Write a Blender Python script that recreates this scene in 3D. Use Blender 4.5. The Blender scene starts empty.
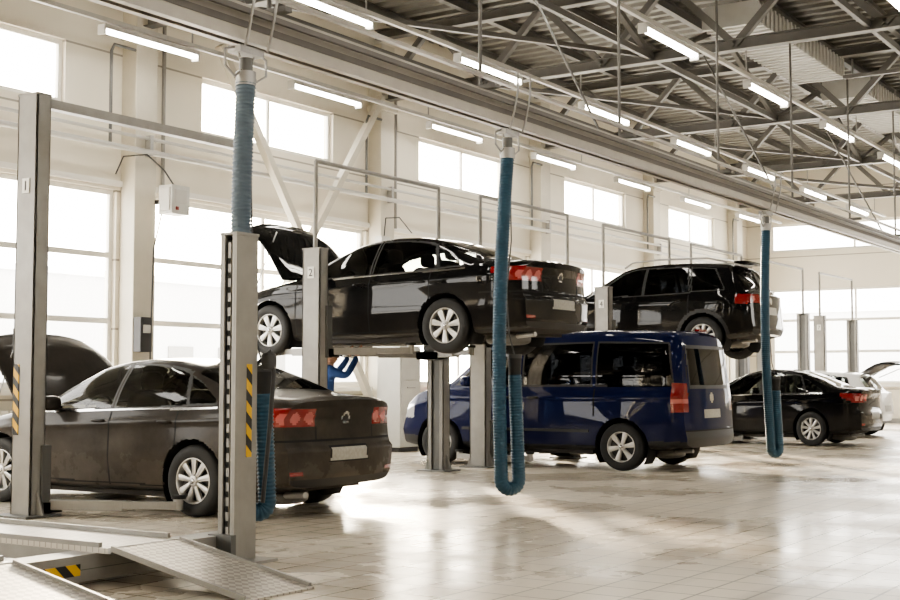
import bpy, math, random
import numpy as np
from mathutils import Vector, Matrix
random.seed(4)
S = bpy.context.scene
# ------------------------------------------------------------------ materials
def mat(name, col, rough=.5, metal=0.0, coat=0.0, spec=.5, nz=0.12, nscale=6.0, emit=None, es=0, bump=0.0):
    m = bpy.data.materials.new(name); m.use_nodes = True
    nt = m.node_tree; N = nt.nodes; Lk = nt.links; b = N['Principled BSDF']
    tc = N.new('ShaderNodeTexCoord'); no = N.new('ShaderNodeTexNoise')
    no.inputs['Scale'].default_value = nscale; no.inputs['Detail'].default_value = 6
    Lk.new(tc.outputs['Object'], no.inputs['Vector'])
    mx = N.new('ShaderNodeMix'); mx.data_type = 'RGBA'
    mx.inputs[6].default_value = (*[c*(1-nz) for c in col], 1)
    mx.inputs[7].default_value = (*[min(1, c*(1+nz)) for c in col], 1)
    Lk.new(no.outputs[0], mx.inputs[0]); Lk.new(mx.outputs[2], b.inputs['Base Color'])
    b.inputs['Roughness'].default_value = rough; b.inputs['Metallic'].default_value = metal
    b.inputs['Coat Weight'].default_value = coat; b.inputs['Coat Roughness'].default_value = .04
    b.inputs['Specular IOR Level'].default_value = spec
    if emit:
        b.inputs['Emission Color'].default_value = (*emit, 1); b.inputs['Emission Strength'].default_value = es
    if bump:
        bp = N.new('ShaderNodeBump'); bp.inputs['Strength'].default_value = bump; bp.inputs['Distance'].default_value = .01
        Lk.new(no.outputs[0], bp.inputs['Height']); Lk.new(bp.outputs[0], b.inputs['Normal'])
    return m

def paint(name, col, metal=0.0, dust=.35, dcol=(.23, .20, .17), coat=.75, film=0.0):
    m = bpy.data.materials.new(name); m.use_nodes = True
    nt = m.node_tree; N = nt.nodes; Lk = nt.links; b = N['Principled BSDF']
    tc = N.new('ShaderNodeTexCoord'); no = N.new('ShaderNodeTexNoise'); no.inputs['Scale'].default_value = 3.5
    no.inputs['Detail'].default_value = 9; no.inputs['Roughness'].default_value = .65; Lk.new(tc.outputs['Object'], no.inputs['Vector'])
    sp = N.new('ShaderNodeSeparateXYZ'); Lk.new(tc.outputs['Object'], sp.inputs[0])
    mr = N.new('ShaderNodeMapRange'); mr.inputs[1].default_value = .2; mr.inputs[2].default_value = .9
    mr.inputs[3].default_value = 1.0; mr.inputs[4].default_value = .02+film; Lk.new(sp.outputs[2], mr.inputs[0])
    mu = N.new('ShaderNodeMath'); mu.operation = 'MULTIPLY'; Lk.new(mr.outputs[0], mu.inputs[0]); Lk.new(no.outputs[0], mu.inputs[1])
    mu2 = N.new('ShaderNodeMath'); mu2.operation = 'MULTIPLY'; mu2.inputs[1].default_value = dust*1.6; mu2.use_clamp = True
    Lk.new(mu.outputs[0], mu2.inputs[0])
    mx = N.new('ShaderNodeMix'); mx.data_type = 'RGBA'; mx.inputs[6].default_value = (*col, 1); mx.inputs[7].default_value = (*dcol, 1)
    Lk.new(mu2.outputs[0], mx.inputs[0]); Lk.new(mx.outputs[2], b.inputs['Base Color'])
    b.inputs['Metallic'].default_value = metal; b.inputs['Roughness'].default_value = .5; b.inputs['Specular IOR Level'].default_value = .04
    b.inputs['Coat Weight'].default_value = coat; b.inputs['Coat IOR'].default_value = 1.38
    ma = N.new('ShaderNodeMath'); ma.operation = 'MULTIPLY_ADD'; ma.inputs[1].default_value = .9; ma.inputs[2].default_value = .02
    Lk.new(mu2.outputs[0], ma.inputs[0]); Lk.new(ma.outputs[0], b.inputs['Coat Roughness'])
    return m

def glassmat(name, tint, base=.05):
    m = bpy.data.materials.new(name); m.use_nodes = True
    nt = m.node_tree; N = nt.nodes; Lk = nt.links; N.remove(N['Principled BSDF'])
    o = N['Material Output']; t = N.new('ShaderNodeBsdfTransparent'); g = N.new('ShaderNodeBsdfGlossy')
    t.inputs[0].default_value = (*tint, 1); g.inputs['Roughness'].default_value = .03
    fr = N.new('ShaderNodeFresnel'); fr.inputs[0].default_value = 1.42
    ad = N.new('ShaderNodeMath'); ad.operation = 'ADD'; ad.use_clamp = True; ad.inputs[1].default_value = base
    Lk.new(fr.outputs[0], ad.inputs[0]); mx = N.new('ShaderNodeMixShader')
    Lk.new(ad.outputs[0], mx.inputs[0]); Lk.new(t.outputs[0], mx.inputs[1]); Lk.new(g.outputs[0], mx.inputs[2])
    Lk.new(mx.outputs[0], o.inputs[0]); return m

def stripemat():
    m = bpy.data.materials.new('hazard_stripes'); m.use_nodes = True
    nt = m.node_tree; N = nt.nodes; Lk = nt.links; b = N['Principled BSDF']
    tc = N.new('ShaderNodeTexCoord'); sp = N.new('ShaderNodeSeparateXYZ'); Lk.new(tc.outputs['Object'], sp.inputs[0])
    a = N.new('ShaderNodeMath'); a.operation = 'ADD'; Lk.new(sp.outputs[0], a.inputs[0]); Lk.new(sp.outputs[1], a.inputs[1])
    c = N.new('ShaderNodeMath'); c.operation = 'ADD'; Lk.new(a.outputs[0], c.inputs[0]); Lk.new(sp.outputs[2], c.inputs[1])
    d = N.new('ShaderNodeMath'); d.operation = 'MULTIPLY'; d.inputs[1].default_value = 6.5; Lk.new(c.outputs[0], d.inputs[0])
    e = N.new('ShaderNodeMath'); e.operation = 'FRACT'; Lk.new(d.outputs[0], e.inputs[0])
    f = N.new('ShaderNodeMath'); f.operation = 'GREATER_THAN'; f.inputs[1].default_value = .5; Lk.new(e.outputs[0], f.inputs[0])
    mx = N.new('ShaderNodeMix'); mx.data_type = 'RGBA'; mx.inputs[6].default_value = (.70, .42, .03, 1); mx.inputs[7].default_value = (.02, .02, .02, 1)
    Lk.new(f.outputs[0], mx.inputs[0]); Lk.new(mx.outputs[2], b.inputs['Base Color']); b.inputs['Roughness'].default_value = .5
    return m

def floormat():
    m = bpy.data.materials.new('floor_tiles'); m.use_nodes = True
    nt = m.node_tree; N = nt.nodes; Lk = nt.links; b = N['Principled BSDF']
    tc = N.new('ShaderNodeTexCoord'); br = N.new('ShaderNodeTexBrick')
    br.offset = 0; br.inputs['Scale'].default_value = 1.0
    br.inputs['Brick Width'].default_value = .3; br.inputs['Row Height'].default_value = .3
    br.inputs['Mortar Size'].default_value = .009; br.inputs['Mortar Smooth'].default_value = .3
    br.inputs['Color1'].default_value = (.72, .65, .54, 1); br.inputs['Color2'].default_value = (.64, .58, .48, 1)
    br.inputs['Mortar'].default_value = (.27, .235, .185, 1)
    Lk.new(tc.outputs['Object'], br.inputs['Vector'])
    no = N.new('ShaderNodeTexNoise'); no.inputs['Scale'].default_value = .5; no.inputs['Detail'].default_value = 6; no.inputs['Roughness'].default_value = .55
    Lk.new(tc.outputs['Object'], no.inputs['Vector'])
    cr = N.new('ShaderNodeValToRGB'); cr.color_ramp.elements[0].position = .28; cr.color_ramp.elements[0].color = (.74, .715, .68, 1)
    cr.color_ramp.elements[1].position = .62; cr.color_ramp.elements[1].color = (1, 1, 1, 1); Lk.new(no.outputs[0], cr.inputs[0])
    mx = N.new('ShaderNodeMix'); mx.data_type = 'RGBA'; mx.blend_type = 'MULTIPLY'; mx.inputs[0].default_value = 1
    Lk.new(br.outputs[0], mx.inputs[6]); Lk.new(cr.outputs[0], mx.inputs[7])
    mp = N.new('ShaderNodeMapping'); mp.inputs['Scale'].default_value = (3.0, .12, 1); mp.inputs['Rotation'].default_value = (0, 0, .15); Lk.new(tc.outputs['Object'], mp.inputs[0])
    n2 = N.new('ShaderNodeTexNoise'); n2.inputs['Scale'].default_value = 1.0; n2.inputs['Detail'].default_value = 5; Lk.new(mp.outputs[0], n2.inputs['Vector'])
    c2 = N.new('ShaderNodeValToRGB'); c2.color_ramp.elements[0].position = .30; c2.color_ramp.elements[0].color = (.55, .53, .51, 1)
    c2.color_ramp.elements[1].position = .44; c2.color_ramp.elements[1].color = (1, 1, 1, 1); Lk.new(n2.outputs[0], c2.inputs[0])
    mx2 = N.new('ShaderNodeMix'); mx2.data_type = 'RGBA'; mx2.blend_type = 'MULTIPLY'; mx2.inputs[0].default_value = .7
    Lk.new(mx.outputs[2], mx2.inputs[6]); Lk.new(c2.outputs[0], mx2.inputs[7]); Lk.new(mx2.outputs[2], b.inputs['Base Color'])
    mr = N.new('ShaderNodeMapRange'); mr.inputs[1].default_value = .36; mr.inputs[2].default_value = .64
    mr.inputs[3].default_value = .14; mr.inputs[4].default_value = .42; Lk.new(no.outputs[0], mr.inputs[0]); Lk.new(mr.outputs[0], b.inputs['Roughness'])
    b.inputs['Specular IOR Level'].default_value = .5
    bp = N.new('ShaderNodeBump'); bp.inputs['Strength'].default_value = .4; bp.inputs['Distance'].default_value = .004; bp.invert = True
    Lk.new(br.outputs['Fac'], bp.inputs['Height']); Lk.new(bp.outputs[0], b.inputs['Normal'])
    return m

def wallmat(name, col):
    m = mat(name, col, .55, nz=.05, nscale=1.5)
    nt = m.node_tree; N = nt.nodes; Lk = nt.links; b = N['Principled BSDF']
    tc = N.new('ShaderNodeTexCoord'); sp = N.new('ShaderNodeSeparateXYZ'); Lk.new(tc.outputs['Object'], sp.inputs[0])
    e = N.new('ShaderNodeMath'); e.operation = 'FRACT'; Lk.new(sp.outputs[2], e.inputs[0])
    f = N.new('ShaderNodeMath'); f.operation = 'GREATER_THAN'; f.inputs[1].default_value = .97; Lk.new(e.outputs[0], f.inputs[0])
    mx = N.new('ShaderNodeMix'); mx.data_type = 'RGBA'; mx.inputs[7].default_value = (*[c*.45 for c in col], 1)
    src = b.inputs['Base Color'].links[0].from_socket
    Lk.new(f.outputs[0], mx.inputs[0]); Lk.new(src, mx.inputs[6]); Lk.new(mx.outputs[2], b.inputs['Base Color'])
    return m

def checkmat():
    m = mat('checker_plate', (.50, .465, .41), .42, .3, nscale=8)
    nt = m.node_tree; N = nt.nodes; Lk = nt.links; b = N['Principled BSDF']
    tc = N.new('ShaderNodeTexCoord'); ck = N.new('ShaderNodeTexChecker'); ck.inputs['Scale'].default_value = 26
    ck.inputs['Color1'].default_value = (1, 1, 1, 1); ck.inputs['Color2'].default_value = (.6, .6, .6, 1)
    mp = N.new('ShaderNodeMapping'); mp.inputs['Rotation'].default_value = (0, 0, .785); Lk.new(tc.outputs['Object'], mp.inputs[0]); Lk.new(mp.outputs[0], ck.inputs[0])
    bp = N.new('ShaderNodeBump'); bp.inputs['Strength'].default_value = .7; bp.inputs['Distance'].default_value = .005
    src = b.inputs['Base Color'].links[0].from_socket; mx = N.new('ShaderNodeMix'); mx.data_type = 'RGBA'; mx.blend_type = 'MULTIPLY'; mx.inputs[0].default_value = 1
    Lk.new(src, mx.inputs[6]); Lk.new(ck.outputs[0], mx.inputs[7]); Lk.new(mx.outputs[2], b.inputs['Base Color'])
    Lk.new(ck.outputs['Fac'], bp.inputs['Height']); Lk.new(bp.outputs[0], b.inputs['Normal']); return m

M = dict(
 wall=wallmat('wall_panel', (.72, .675, .57)), col=mat('column_paint', (.56, .525, .44), .5, nz=.08),
 frame=mat('window_frame', (.78, .76, .70), .4, nz=.03), pane=glassmat('window_glass', (.97, .97, .97), .0),
 floor=floormat(), deck=mat('roof_deck', (.17, .165, .15), .6, .3), steel=mat('roof_steel', (.145, .14, .13), .5, .3),
 steel2=mat('galvanised', (.36, .355, .34), .4, .5), duct=mat('duct_sheet', (.5, .5, .48), .5, .1), lift=mat('lift_grey', (.27, .26, .24), .42, .1, nz=.25),
 liftd=mat('lift_dark_grey', (.12, .12, .115), .45, .2), stripe=stripemat(), plate=checkmat(),
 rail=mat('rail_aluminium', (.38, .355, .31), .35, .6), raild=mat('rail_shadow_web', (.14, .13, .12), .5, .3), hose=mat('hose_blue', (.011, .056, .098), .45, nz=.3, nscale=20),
 hose2=mat('hose_greyblue', (.10, .14, .18), .5, nz=.15, nscale=20),
 rubber=mat('black_rubber', (.015, .015, .015), .7), trim=mat('black_plastic', (.012, .012, .012), .5),
 under=mat('underbody', (.04, .035, .032), .75, nz=.4), gap=mat('panel_gap', (.003, .003, .003), .9),
 chrome=mat('chrome', (.6, .6, .6), .15, 1.0), alloy=mat('alloy_silver', (.50, .49, .47), .35, .6),
 red=mat('tail_lamp_red', (.19, .006, .006), .12, coat=.5), pink=mat('tail_lamp_clear', (.42, .10, .09), .2, coat=.5),
 lampc=mat('headlamp_clear', (.55, .56, .58), .1, .3, coat=1), nplate=mat('number_plate', (.33, .32, .28), .5, nz=.3, nscale=30),
 cglass=glassmat('car_glass', (.45, .47, .45), .0), dglass=glassmat('dark_privacy_glass', (.035, .037, .04), .0),
 seat=mat('seat_fabric', (.03, .029, .028), .85), lamp=mat('fluorescent_tube', (1, 1, 1), .5, emit=(1, .95, .86), es=22),
 house=mat('lamp_housing', (.5, .49, .46), .45), box=mat('grey_enclosure', (.52, .52, .49), .45),
 dark=mat('dark_equipment', (.04, .04, .042), .55), snow=mat('snow', (.85, .85, .85), .8, nz=.05, nscale=.3),
 bldg=mat('pale_building', (.60, .60, .60), .8), white=mat('white_label', (.75, .74, .7), .5),
 blue=mat('blue_coverall', (.016, .055, .19), .8, nscale=15), skin=mat('skin', (.50, .30, .21), .5), hair=mat('brown_hair', (.05, .03, .02), .7, nscale=40),
 brown=mat('brown_carton', (.32, .21, .12), .8), redp=mat('red_tool_paint', (.22, .03, .02), .4), cond=mat('conduit_grey', (.28, .27, .25), .5),
)
# ------------------------------------------------------------------ mesh builder
class MB:
    def __init__(s): s.v = []; s.f = []; s.m = []; s.sm = []
    def add(s, v, f, m, smooth=False):
        o = len(s.v); s.v += [tuple(p) for p in v]
        for q in f: s.f.append([i+o for i in q]); s.m.append(m); s.sm.append(smooth)
    def box(s, c, d, m, R=None):
        v = []
        for x in (-.5, .5):
            for y in (-.5, .5):
                for z in (-.5, .5):
                    p = Vector((x*d[0], y*d[1], z*d[2]))
                    if R is not None: p = R @ p
                    v.append(p+Vector(c))
        s.add(v, [(0, 1, 3, 2), (4, 6, 7, 5), (0, 4, 5, 1), (2, 3, 7, 6), (0, 2, 6, 4), (1, 5, 7, 3)], m)
    def bb(s, a, b, m):
        s.box([(a[i]+b[i])/2 for i in range(3)], [abs(b[i]-a[i]) for i in range(3)], m)
    def beam(s, p1, p2, w, h, m, up=(0, 0, 1)):
        p1 = Vector(p1); p2 = Vector(p2); d = p2-p1; l = d.length; d.normalize()
        u = Vector(up)
        if abs(d.dot(u)) > .98: u = Vector((1, 0, 0))
        y = u.cross(d).normalized(); z = d.cross(y)
        R = Matrix((d, y, z)).transposed()
        s.box((p1+p2)/2, (l, w, h), m, R)
    def ibeam(s, p1, p2, w, h, m, t=.02):
        p1 = Vector(p1); p2 = Vector(p2); o = Vector((0, 0, h/2-t/2))
        s.beam(p1+o, p2+o, w, t, m); s.beam(p1-o, p2-o, w, t, m); s.beam(p1, p2, t, h-2*t, m)
    def tube(s, path, r, m, n=10, cap=True):
        P = [Vector(p) for p in path]; rs = r if hasattr(r, '__len__') else [r]*len(P)
        v = []; prev = None
        for i, p in enumerate(P):
            t = (P[min(i+1, len(P)-1)]-P[max(i-1, 0)]).normalized()
            if prev is None:
                a = Vector((0, 0, 1)) if abs(t.z) < .9 else Vector((1, 0, 0)); nrm = t.cross(a).normalized()
            else: nrm = (prev-t*prev.dot(t)).normalized()
            prev = nrm; b = t.cross(nrm)
            for k in range(n):
                an = 2*math.pi*k/n; v.append(p+(nrm*math.cos(an)+b*math.sin(an))*rs[i])
        f = []
        for i in range(len(P)-1):
            for k in range(n): f.append((i*n+k, i*n+(k+1) % n, (i+1)*n+(k+1) % n, (i+1)*n+k))
        s.add(v, f, m, True)
        if cap:
            s.add(v[:n], [tuple(range(n))[::-1]], m); s.add(v[-n:], [tuple(range(n))], m)
    def cyl(s, p1, p2, r, m, n=14, r2=None): s.tube([p1, p2], [r, r if r2 is None else r2], m, n)
    def lathe(s, prof, c, m, n=36, sgn=1):      # axis Y ; prof (r,a)
        v = []; f = []
        for (r, a) in prof:
            for k in range(n):
                t = 2*math.pi*k/n; v.append((c[0]+r*math.cos(t), c[1]+a*sgn, c[2]+r*math.sin(t)))
        for i in range(len(prof)-1):
            for k in range(n): f.append((i*n+k, i*n+(k+1) % n, (i+1)*n+(k+1) % n, (i+1)*n+k))
        s.add(v, f, m, True)
    def sbox(s, c, d, m, e=.45, nu=16, nv=10, R=None):
        def pw(a): return math.copysign(abs(a)**e, a)
        v = []; f = []
        for i in range(nv+1):
            ph = -math.pi/2+math.pi*i/nv
            for k in range(nu):
                t = 2*math.pi*k/nu
                p = Vector((d[0]/2*pw(math.cos(ph))*pw(math.cos(t)), d[1]/2*pw(math.cos(ph))*pw(math.sin(t)), d[2]/2*pw(math.sin(ph))))
                if R is not None: p = R @ p
                v.append(p+Vector(c))
        for i in range(nv):
            for k in range(nu): f.append((i*nu+k, i*nu+(k+1) % nu, (i+1)*nu+(k+1) % nu, (i+1)*nu+k))
        s.add(v, f, m, True)
    def build(s, name, parent=None, bevel=0, loc=None):
        me = bpy.data.meshes.new(name); me.from_pydata(s.v, [], s.f)
        mats = []
        for m in s.m:
            if m not in mats: mats.append(m)
        for m in mats: me.materials.append(m)
        ix = {m: i for i, m in enumerate(mats)}
        me.polygons.foreach_set('material_index', [ix[m] for m in s.m])
        me.polygons.foreach_set('use_smooth', s.sm); me.update()
        o = bpy.data.objects.new(name, me); S.collection.objects.link(o)
        if parent: o.parent = parent
        if loc: o.location = loc
        if bevel:
            b = o.modifiers.new('bevel', 'BEVEL'); b.width = bevel; b.segments = 2; b.limit_method = 'ANGLE'; b.angle_limit = 1.0
        return o
def empty(name, loc=(0, 0, 0)):
    o = bpy.data.objects.new(name, None); o.location = loc; o.empty_display_size = .2; S.collection.objects.link(o); return o

# ------------------------------------------------------------------ room
XW = -14.3; XR = 9.0; Y0 = -10.7; Y1 = 38.7; HW = 7.45
cols = [13.3+6*k for k in range(-4, 5)]     # -10.7 .. 37.3
b = MB(); b.bb((XW-.25, Y0-.25, -.1), (XR+.25, Y1+.25, 0), M['floor']); b.build('floor')

winid = [0]
def window(ax, fixed, a0, a1, z0, z1, nx, nz, out):
    winid[0] += 1
    f = MB(); fr = .07; d = .06
    def P(a, z, o): return (fixed+o, a, z) if ax == 'x' else (a, fixed+o, z)
    def bar(aa, za, ab, zb, dd=d): f.bb(P(aa, za, out-dd/2), P(ab, zb, out+dd/2), M['frame'])
    bar(a0, z0, a1, z0+fr); bar(a0, z1-fr, a1, z1); bar(a0, z0+fr, a0+fr, z1-fr); bar(a1-fr, z0+fr, a1, z1-fr)
    for i in range(1, nx):
        a = a0+(a1-a0)*i/nx; bar(a-.03, z0+fr, a+.03, z1-fr, .05)
    for i in range(1, nz):
        z = z0+(z1-z0)*i/nz
        for j in range(nx):
            s0 = a0+(a1-a0)*j/nx+(.03 if j else fr); s1 = a0+(a1-a0)*(j+1)/nx-(.03 if j < nx-1 else fr)
            bar(s0, z-.04, s1, z+.04, .05)
    q = [P(a0+.02, z0+.02, out), P(a1-.02, z0+.02, out), P(a1-.02, z1-.02, out), P(a0+.02, z1-.02, out)]
    f.add(q, [(0, 1, 2, 3)], M['pane'])
    f.build('window_%d' % winid[0])

def wall(name, ax, p0, p1, a0, a1, H, ops):
    w = MB()
    zs = sorted({0, H, *[o[2] for o in ops], *[o[3] for o in ops]})
    for z0, z1 in zip(zs[:-1], zs[1:]):
        cut = sorted([(o[0], o[1]) for o in ops if o[2] <= z0+1e-6 and o[3] >= z1-1e-6]); c = a0
        for s0, s1 in cut+[(a1, a1)]:
            if s0 > c:
                if ax == 'x': w.bb((p0, c, z0), (p1, s0, z1), M['wall'])
                else: w.bb((c, p0, z0), (s0, p1, z1), M['wall'])
            c = s1
    w.build(name)
LW = []; RW = []
for c in cols[:-1]:
    m = c+3.1
    LW += [(c+.28, c+5.72, 1.15, 4.0), (m-1.65, m+1.65, 5.1, 6.0)]
    RW += [(m-2.3, m+2.3, 4.9, 6.1)]  # unseen right-wall windows, added so light reaches the near car sides
wall('wall_left', 'x', XW-.22, XW, Y0, Y1, HW+.6, LW)
for o in LW: window('x', XW, o[0], o[1], o[2], o[3], 2, 3 if o[2] < 2 else 1, -.1)
FW = []
for c in (-11, -5):
    hw = 2.55
    FW += [(c-hw, c+hw, 1.15, 4.0), (c-hw, c+hw, 5.15, 6.0)]
wall('wall_far', 'y', Y1, Y1+.22, XW-.22, XR+.22, HW+.6, FW)
for o in FW: window('y', Y1, o[0], o[1], o[2], o[3], 2, 3 if o[2] < 2 else 1, .1)
wall('wall_right', 'x', XR, XR+.22, Y0, Y1, HW+.6, RW)
for o in RW: window('x', XR, o[0], o[1], o[2], o[3], 2, 1, .1)
wall('wall_back', 'y', Y0-.22, Y0, XW-.22, XR+.22, HW+.6, [])
for x in (XW+.15, XR-.15):
    for c in cols:
        if c > Y0+1:
            w = MB(); w.bb((x-.15, c-.21, 0), (x+.15, c+.21, HW), M['col'])
            w.bb((x-.15, c-.23, 0), (x+.17 if x < 0 else x+.15, c+.23, .25), M['col']); w.bb((x-.15, c-.26, 6.2), (x+.2 if x < 0 else x+.15, c+.26, 6.3), M['col'])
            w.build('column', bevel=.012)
for nm, x, s in (('baseboard_left', XW, 1), ('baseboard_right', XR, -1)):
    t = MB(); t.bb((x, Y0, 0), (x+s*.03, Y1, .14), M['cond']); t.build(nm)
t = MB(); t.bb((XW, Y1-.03, 0), (XR, Y1, .14), M['cond']); t.build('baseboard_far')
t = MB(); t.bb((XW, Y0, 4.05), (XW+.05, Y1, 4.13), M['frame']); t.bb((XW, Y0, 1.05), (XW+.12, Y1, 1.12), M['frame']); t.build('trim_1')
t = MB(); t.bb((XW, Y1-.12, 1.05), (XR, Y1, 1.12), M['frame']); t.build('trim_2')
# ceiling: corrugated deck
c = MB(); v = []; f = []; ys = []; y = Y0-.25; k = 0
while y < Y1+.25:
    for dy, z in ((0, 0), (.14, 0), (.18, .07), (.32, .07)): ys.append((y+dy, z))
    y += .36
for (yy, z) in ys: v += [(XW-.25, yy, HW+.5+z), (XR+.25, yy, HW+.5+z)]
for i in range(len(ys)-1): f.append((2*i, 2*i+1, 2*i+3, 2*i+2))
c.add(v, f, M['deck']); c.bb((XW-.25, Y0-.25, HW+.62), (XR+.25, Y1+.3, HW+.75), M['deck']); c.build('ceiling')
p = MB(); x = XW+.6
while x < XR-.3:
    p.ibeam((x, Y0, HW+.41), (x, Y1, HW+.41), .12, .18, M['steel'], .012); x += 1.5
p.build('roof_purlins')
for c in cols[1:]:
    t = MB(); zb = 6.5; zt = HW+.22
    t.ibeam((XW+.05, c, zb), (XR-.05, c, zb), .18, .18, M['steel'], .015); t.ibeam((XW+.05, c, zt), (XR-.05, c, zt), .18, .18, M['steel'], .015)
    n = 10; dx = (XR-XW-.2)/n
    for i in range(n):
        xa = XW+.1+i*dx; xm = xa+dx/2
        t.beam((xa, c, zb), (xm, c, zt), .11, .11, M['steel']); t.beam((xm, c, zt), (xa+dx, c, zb), .11, .11, M['steel'])
    t.build('roof_truss')
t = MB()
for x in (-12.2, -8.7, -5.2, -1.7, 3, 7):
    t.beam((x, Y0, 6.5), (x, Y1, 6.5), .07, .1, M['steel'])
for i, c in enumerate(cols[1:-1]):
    for x in (-8.7, -1.7):
        t.beam((x, c, 6.5), (x, c+3, HW+.2), .09, .09, M['steel']); t.beam((x, c+3, HW+.2), (x, c+6, 6.5), .09, .09, M['steel'])
    t.beam((-12.2, c, 6.52), (-8.7, c+6, 6.52), .07, .07, M['steel'])
t.build('roof_bracing')
for (ya, yb) in ((19.8, 24.6), (26.2, 30.6), (32, 36.8)):
    d = MB(); d.bb((-8.0, ya+.03, 6.98), (-7.1, yb-.03, 7.3), M['duct']); yy = ya
    while yy < yb-.05:
        d.bb((-8.03, yy, 6.95), (-7.07, yy+.06, 7.33), M['duct']); yy += .2
    for yy in (ya+.5, yb-.5): d.cyl((-7.55, yy, 7.3), (-7.55, yy, 7.86), .02, M['steel2'])
    d.build('ventilation_duct')
t = MB()
t.beam((-13.93, 14.6, .35), (-13.93, 19.0, 6.4), .12, .12, M['col'], up=(1, 0, 0)); t.beam((-13.79, 14.6, 6.4), (-13.79, 19.0, .2), .12, .12, M['col'], up=(1, 0, 0))
t.build('wall_cross_brace')
t = MB()
t.cyl((-13.9, Y0+.1, 4.55), (-13.9, Y1-.1, 4.55), .04, M['house']); t.cyl((-13.92, Y0+.1, 4.75), (-13.92, Y1-.1, 4.75), .025, M['house'])
for c in cols[1:]: t.bb((-13.99, c-.03, 4.5), (-13.88, c+.03, 4.8), M['steel2'])
for c in cols[2:]:
    t.tube([(-13.93, c-.75, 4.55), (-13.93, c-.75, 5.9), (-13.93, c-.7, 6.0), (-13.93, c-.3, 6.0)], .024, M['liftd'], 8)
    t.tube([(-14.22, c+.55, 7.3), (-14.22, c+.55, 4.1)], .03, M['cond'], 8)
t.build('wall_pipes')

# ------------------------------------------------------------------ lamps
for x in (-13.1, -10.0, -7.1, -4.0, -.5, 3.5):
    r = MB(); r.bb((x-.03, Y0+.3, 5.98), (x+.03, Y1-.3, 6.04), M['house'])
    for c in cols[1:]: r.cyl((x, c, 6.04), (x, c, 6.4), .012, M['steel2'], 6)
    r.build('lamp_rail')
    for k in range(-4, 7):
        y = 12.5+3.85*k
        if y < -2 and x > -4.1: continue
        e = empty('fluorescent_lamp', (x, y, 5.86))
        h = MB(); h.box((0, 0, .05), (.14, 1.75, .06), M['house']); h.box((0, -.87, 0), (.13, .03, .12), M['house']); h.box((0, .87, 0), (.13, .03, .12), M['house'])
        h.build('housing', e)
        h = MB(); h.cyl((-.035, -.85, 0), (-.035, .85, 0), .022, M['lamp'], 10); h.cyl((.035, -.85, 0), (.035, .85, 0), .022, M['lamp'], 10); h.build('tubes', e)

# ------------------------------------------------------------------ exhaust rail & hoses
XH = -6.4
r = MB()
r.bb((XH-.09, -4, 3.70), (XH-.03, Y1-.4, 3.74), M['rail']); r.bb((XH+.03, -4, 3.70), (XH+.09, Y1-.4, 3.74), M['rail'])
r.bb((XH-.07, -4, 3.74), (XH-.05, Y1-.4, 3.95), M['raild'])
r.bb((XH+.05, -4, 3.74), (XH+.07, Y1-.4, 3.93), M['rail']); r.bb((XH-.09, -4, 3.93), (XH+.09, Y1-.4, 3.97), M['rail'])
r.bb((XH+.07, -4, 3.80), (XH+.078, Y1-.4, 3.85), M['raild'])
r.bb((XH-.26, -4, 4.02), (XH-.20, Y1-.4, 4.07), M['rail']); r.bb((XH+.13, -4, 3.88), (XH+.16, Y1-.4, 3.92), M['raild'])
r.bb((XH+.10, -4, 4.06), (XH+.15, Y1-.4, 4.09), M['rail'])
for c in cols[1:]+[c+3 for c in cols[1:-1]]:
    r.cyl((XH, c, 3.97), (XH, c, 6.4 if c in cols else 6.5), .018, M['steel'], 8); r.box((XH-.06, c, 4.0), (.5, .08, .04), M['steel'])
    if c in cols:
        r.cyl((XH-.2, c, 4.0), (XH-1.4, c, 6.4), .015, M['steel'], 8)
    else: r.bb((XH-.06, c-.04, 6.44), (XH+1.25, c+.04, 6.5), M['steel'])
r.build('exhaust_extraction_rail')
def ribbed(path, r, amp, step):
    P = [Vector(p) for p in path]; out = []; rr = []; s = 0
    for a, c in zip(P[:-1], P[1:]):
        l = (c-a).length; n = max(1, int(l/(step/4)))
        for i in range(n): out.append(a.lerp(c, i/n)); rr.append(r+amp*math.sin(2*math.pi*(s+l*i/n)/step))
        s += l
    out.append(P[-1]); rr.append(r); return out, rr
def hosepath(y, top, low, w, endz, skew=0.0):
    P = []; dx = w*.55; dy = w*.83
    for i in range(16):
        t = i/15; P.append((XH-.04*math.sin(t*math.pi)+skew*t, y-.02*math.sin(t*math.pi), top+(low+w/2-top)*t))
    cx = XH+skew+dx/2; cy = y+dy/2
    for i in range(1, 14):
        a = math.pi*i/14; P.append((cx-dx/2*math.cos(a), cy-dy/2*math.cos(a), low+w/2-w/2*math.sin(a)))
    for i in range(0, 10):
        t = i/9; P.append((XH+skew+dx-.03*t, y+dy-.02*t, low+w/2+(endz-low-w/2)*t))
    return P
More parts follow.
